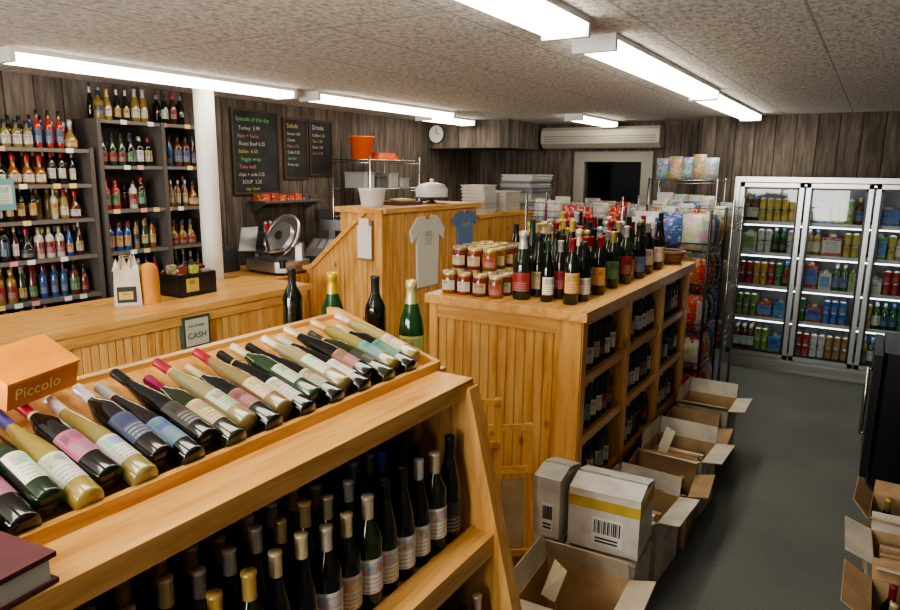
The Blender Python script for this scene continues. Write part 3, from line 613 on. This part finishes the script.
# ---------------------------------------------------------------- cardboard boxes
TAN=(.48,.33,.18)
def obox(x,y,w,d,h,rot,col,z=0,fl=(150,150,150,88),content=None,tag=False,inner=TAN,fk=.3):
    m=MB(); M=T(x,y,z)@rotz(rot); t=.006; ic=inner
    m.box(-w/2,w/2,-d/2,d/2,0,t,'card',ic,M)
    for q in ((-w/2,w/2,-d/2,-d/2+t/2),(-w/2,w/2,d/2-t/2,d/2),(-w/2,-w/2+t/2,-d/2,d/2),(w/2-t/2,w/2,-d/2,d/2)): m.box(*q,0,h,'card',col,M)
    for q in ((-w/2+t/2,w/2-t/2,-d/2+t/2,-d/2+t),(-w/2+t/2,w/2-t/2,d/2-t,d/2-t/2),(-w/2+t/2,-w/2+t,-d/2+t/2,d/2-t/2),(w/2-t,w/2-t/2,-d/2+t/2,d/2-t/2)): m.box(*q,0,h,'card',ic,M)
    for k,(hx,hy,ra,ln,fw) in enumerate(((0,-d/2,0,w,d*fk),(w/2,0,90,d,w*fk),(0,d/2,180,w,d*fk),(-w/2,0,270,d,w*fk))):
        F=M@T(hx,hy,h)@rotz(math.radians(ra))@Matrix.Rotation(math.radians(fl[k]),4,'X')
        m.box(-ln/2+.005,ln/2-.005,0,fw,-t/2,0,'card',col,F); m.box(-ln/2+.005,ln/2-.005,0,fw,0,t/2,'card',ic,F)
    m.quad([(-w*.3,-d/2-.002,h*.25),(w*.3,-d/2-.002,h*.25),(w*.3,-d/2-.002,h*.8),(-w*.3,-d/2-.002,h*.8)],'label',tuple(c*.9 for c in col),M)
    m.quad([(w/2+.002,-d*.3,h*.25),(w/2+.002,d*.3,h*.25),(w/2+.002,d*.3,h*.8),(w/2+.002,-d*.3,h*.8)],'label',tuple(c*.9 for c in col),M)
    if content=='bottles':
        for i in range(3):
            for j in range(2):
                bottle(m,M@T(-w*.3+i*w*.3,-d*.22+j*d*.4,t)@Matrix.Scale(min(1,h/.26),4),'bord',R.choice(DG),R.choice(FO),R.choice(LABS),10)
    elif content=='paper':
        for i in range(5):
            m.box(-w*.4,w*.35,-d*.4+i*.05,-d*.4+i*.05+.03,t,h*R.uniform(.7,.98),'card',R.choice([(.7,.7,.68),(.5,.34,.18),(.5,.36,.22)]),M)
    if tag:
        m.quad([(-w*.35,-d*.1,h-.05),(-w*.15,-d*.2,h-.04),(-w*.05,-d*.12,h+.1),(-w*.25,d*.05,h+.1)],'paint',(.75,.7,.55),M)
        m.tube(M@Vector((-w*.15,-d*.05,h+.1)),M@Vector((-w*.2,-d*.1,.006)),.002,'paint',(.5,.4,.3))
    m.build('open_cardboard_box')
W=(.6,.57,.51); Kc=(.43,.29,.16); G=(.55,.53,.49)
obox(-.9,2.47,.38,.36,.28,.05,(.56,.5,.4),fl=(170,165,70,100),tag=True)
obox(-1.33,2.08,.36,.28,.26,.1,Kc,fl=(150,125,100,110))
obox(-.88,3.28,.34,.34,.34,-.07,W,fl=(165,172,100,88),content='paper',tag=True)
obox(-.86,3.68,.34,.32,.3,.08,Kc,fl=(150,168,95,88),content='bottles')
obox(-.86,4.08,.36,.34,.36,-.05,W,fl=(165,172,100,88),content='paper',tag=True)
obox(-.89,4.5,.32,.34,.3,.05,Kc,fl=(150,168,110,88),content='bottles')
obox(-.87,4.94,.34,.34,.4,.0,W,fl=(150,172,100,88),content='paper')
obox(.34,4.0,.38,.34,.28,-.05,Kc,fl=(150,170,150,130),content='bottles')
obox(.36,3.56,.4,.36,.28,.04,W,fl=(160,150,150,160),content='paper')
obox(.36,3.1,.4,.36,.26,.0,Kc,fl=(150,150,150,150),content='bottles')
obox(.38,2.64,.4,.36,.26,.0,W,fl=(150,150,150,150),content='paper')
def cbox(name,x,y,z,w,d,h,rot,col,band=None):
    m=MB(); M=T(x,y,z)@rotz(rot); m.box(-w/2,w/2,-d/2,d/2,0,h,'card',col,M)
    m.box(-w/2-.001,w/2+.001,-.03,.03,h-.01,h+.001,'plastic',(.5,.42,.3),M)
    if band: m.box(-w/2-.002,w/2+.002,-d/2-.002,d/2+.002,h*.72,h*.9,'card',band,M)
    m.quad([(-w*.15,-d/2-.003,h*.12),(w*.28,-d/2-.003,h*.12),(w*.28,-d/2-.003,h*.6),(-w*.15,-d/2-.003,h*.6)],'paint',(.72,.72,.7),M)
    for i in range(14):
        x0=-w*.12+i*w*.027; m.box(x0,x0+w*.027*R.choice([.3,.5,.7]),-d/2-.005,-d/2-.0035,h*.32,h*.55,'paint',(.02,.02,.02),M)
    for r_ in range(2): m.box(-w*.1,w*.22,-d/2-.005,-d/2-.0035,h*.16+r_*h*.06,h*.19+r_*h*.06,'paint',(.04,.04,.04),M)
    for sg in (-1,1):
        F=M@T(0,sg*d/2,h)@rotz(0 if sg<0 else math.pi)@Matrix.Rotation(math.radians(14),4,'X'); m.box(-w/2,w/2,0,d*.48,0,.006,'card',tuple(c*.95 for c in col),F)
    m.build(name)
cbox('wine_shipping_carton',-.885,2.85,0,.33,.26,.3,0,W)
cbox('wine_shipping_carton',-.88,2.85,.335,.32,.26,.27,.05,(.66,.65,.62),band=(.55,.4,.07))
cbox('wine_shipping_carton',-1.125,2.79,0,.14,.24,.32,.0,G)
cbox('wine_shipping_carton',-1.125,2.79,.355,.13,.24,.28,.0,(.62,.62,.6))
m=MB()
for (bx,by,w,h,tilt,rz) in ((-1.36,2.4,.26,1.02,6,.6),(-1.2,2.5,.2,.9,8,.7)):
    M=T(bx,by,0)@rotz(rz)@Matrix.Rotation(math.radians(-tilt),4,'X')
    for x in (-w/2,w/2-.03): m.box(x,x+.03,-.012,.012,0,h,'pineZ',M=M)
    for z in (.05,.3,h-.22,h-.03): m.box(-w/2,w/2,-.02,-.008,z,z+.03,'pineX',M=M)
    m.box(-w/2+.04,w/2-.04,.0,.006,.05,h-.25,'card',(.5,.38,.24),M)
m.build('folded_wooden_crate')
# ---------------------------------------------------------------- snack racks
def pillow(m,M,w,h,t,col,mat='prod'):
    nx,nz=4,6
    for sg in (-1,1):
        idx=[]
        for j in range(nz+1):
            for i in range(nx+1):
                u=i/nx*2-1; v=j/nz*2-1
                b=t/2*max(0,(1-u**2))**.5*max(0,(1-v**4))**.6
                idx.append((u*w/2*(1-.04*(1-v*v)),sg*b,h/2+v*h/2))
        o=m.add(idx,M)
        for j in range(nz):
            for i in range(nx):
                q=[o+j*(nx+1)+i,o+j*(nx+1)+i+1,o+(j+1)*(nx+1)+i+1,o+(j+1)*(nx+1)+i]
                m.face(q if sg<0 else q[::-1],mat,col,True)
BAG=[(.7,.05,.03),(.75,.72,.66),(.75,.72,.66),(.08,.16,.45),(.75,.45,.06),(.45,.15,.04),(.05,.05,.05),(.7,.7,.7),(.7,.08,.03),(.5,.03,.05)]
PALE=[(.6,.6,.58),(.65,.62,.55),(.5,.5,.5),(.55,.5,.4),(.45,.3,.2),(.4,.05,.04),(.3,.32,.35)]
m=MB(); bl=(.02,.02,.02)
x0,x1,yy0,yy1=-1.72,-1.06,5.5,6.1
for x in (x0,x1):
    for y in (yy0,yy1): m.tube((x,y,0),(x,y,1.72),.012,'plastic',bl,8)
cz_=[.12,.44,.76,1.08,1.4]
for z in cz_:
    for zz in (z,z+.06):
        for x in (x0,x1): m.tube((x,yy0,zz),(x,yy1,zz),.005,'plastic',bl)
        for y in (yy0,yy1): m.tube((x0,y,zz),(x1,y,zz),.005,'plastic',bl)
    for i in range(1,9): m.tube((x0+(x1-x0)*i/9,yy0,z),(x0+(x1-x0)*i/9,yy1,z),.004,'plastic',bl,4)
m.build('chip_display_rack')
m=MB()
for z in cz_:
    for i in range(3):
        pillow(m,T(x0+.12+i*.21,yy0+.05,z+.006)@rotz(R.uniform(-.2,.2)),.21,R.uniform(.23,.29),.11,R.choice(BAG)); pillow(m,T(x0+.12+i*.21,yy0+.18,z+.006),.2,.28,.1,R.choice(BAG))
    for i in range(3):
        pillow(m,T(x1-.05,yy0+.1+i*.2,z+.006)@rotz(math.pi/2+R.uniform(-.2,.2)),.2,R.uniform(.23,.29),.12,R.choice(BAG))
        if i: pillow(m,T(x1-.17,yy0+.1+i*.2,z+.006)@rotz(math.pi/2),.19,.28,.1,R.choice(BAG))
m.build('snack_bags')
m=MB(); ch=(.45,.45,.45)
bx0,bx1,by0,by1=-2.95,-1.02,6.2,6.7
for x in (bx0,(bx0+bx1)/2,bx1):
    for y in (by0,by1): m.tube((x,y,0),(x,y,1.78),.011,'chrome',ch,8)
for z in (.5,1.0,1.5):
    for zz in (z,z+.06,z+.12,z+.2):
        for y in (by0,by1): m.tube((bx0,y,zz),(bx1,y,zz),.004,'chrome',ch,5)
        for x in (bx0,bx1): m.tube((x,by0,zz),(x,by1,zz),.004,'chrome',ch,5)
    for i in range(33):
        x=bx0+(bx1-bx0)*i/32
        for y in (by0,by1): m.tube((x,y,z),(x,y,z+.2),.003,'chrome',ch,4)
        m.tube((x,by0,z),(x,by1,z),.003,'chrome',ch,4)
m.build('wire_basket_gondola')
m=MB()
for z in (.5,1.0,1.5):
    for i in range(12):
        for yy in (by0+.1,by0+.3): pillow(m,T(bx0+.1+i*.157,yy,z+.008)@rotz(R.uniform(-.6,.6)),.15,R.uniform(.14,.26),.11,R.choice(PALE+BAG[:3]))
m.build('packaged_snacks')
wirerack('wire_storage_rack',-1.95,-1.3,6.9,7.3,(.3,.85,1.4,1.93),1.95,(.3,.3,.3))
m=MB()
for z in (.307,.857,1.407):
    for i in range(4):
        for lv in range(2): pillow(m,T(-1.85+i*.15,7.02+lv*.15,z)@rotz(R.uniform(-.3,.3)),.16,R.uniform(.3,.42),.14,R.choice(PALE+BAG[:4]))
m.build('packaged_rolls')
m=MB()
for i in range(5): pillow(m,T(-1.86+i*.115,7.08,1.935)@rotz(R.uniform(-.4,.4)),.14,R.uniform(.18,.25),.12,R.choice([(.6,.6,.62),(.6,.6,.58),(.55,.45,.3),(.3,.4,.5)]))
m.build('bread_bags')
# ---------------------------------------------------------------- world + camera
w=D.worlds.new('world'); bpy.context.scene.world=w; w.use_nodes=True
w.node_tree.nodes['Background'].inputs[0].default_value=(.6,.7,.8,1); w.node_tree.nodes['Background'].inputs[1].default_value=.3
try: bpy.context.scene.view_settings.look='AgX - Medium High Contrast'
except Exception: pass
f=680.; VX,HY,phi=880,175,math.radians(.6)
dx,dy=VX-450,HY-305
a_=dx*math.cos(phi)+dy*math.sin(phi); d_=dy*math.cos(phi)-dx*math.sin(phi)
th=math.atan2(-d_,f); al=math.atan2(a_,f/math.cos(th))
hv=Vector((-math.sin(al),math.cos(al),0)); r=Vector((math.cos(al),math.sin(al),0))
F=hv*math.cos(th)+Vector((0,0,-math.sin(th))); U=hv*math.sin(th)+Vector((0,0,math.cos(th)))
r2=r*math.cos(phi)+U*math.sin(phi); U2=U*math.cos(phi)-r*math.sin(phi)
cd=D.cameras.new('camera'); co=D.objects.new('camera',cd); bpy.context.collection.objects.link(co)
cd.sensor_width=36; cd.lens=36*f/900; cd.clip_start=.05
mm=Matrix((r2,U2,-F)).transposed().to_4x4(); mm.translation=(0,0,2.0); co.matrix_world=mm
bpy.context.scene.camera=co
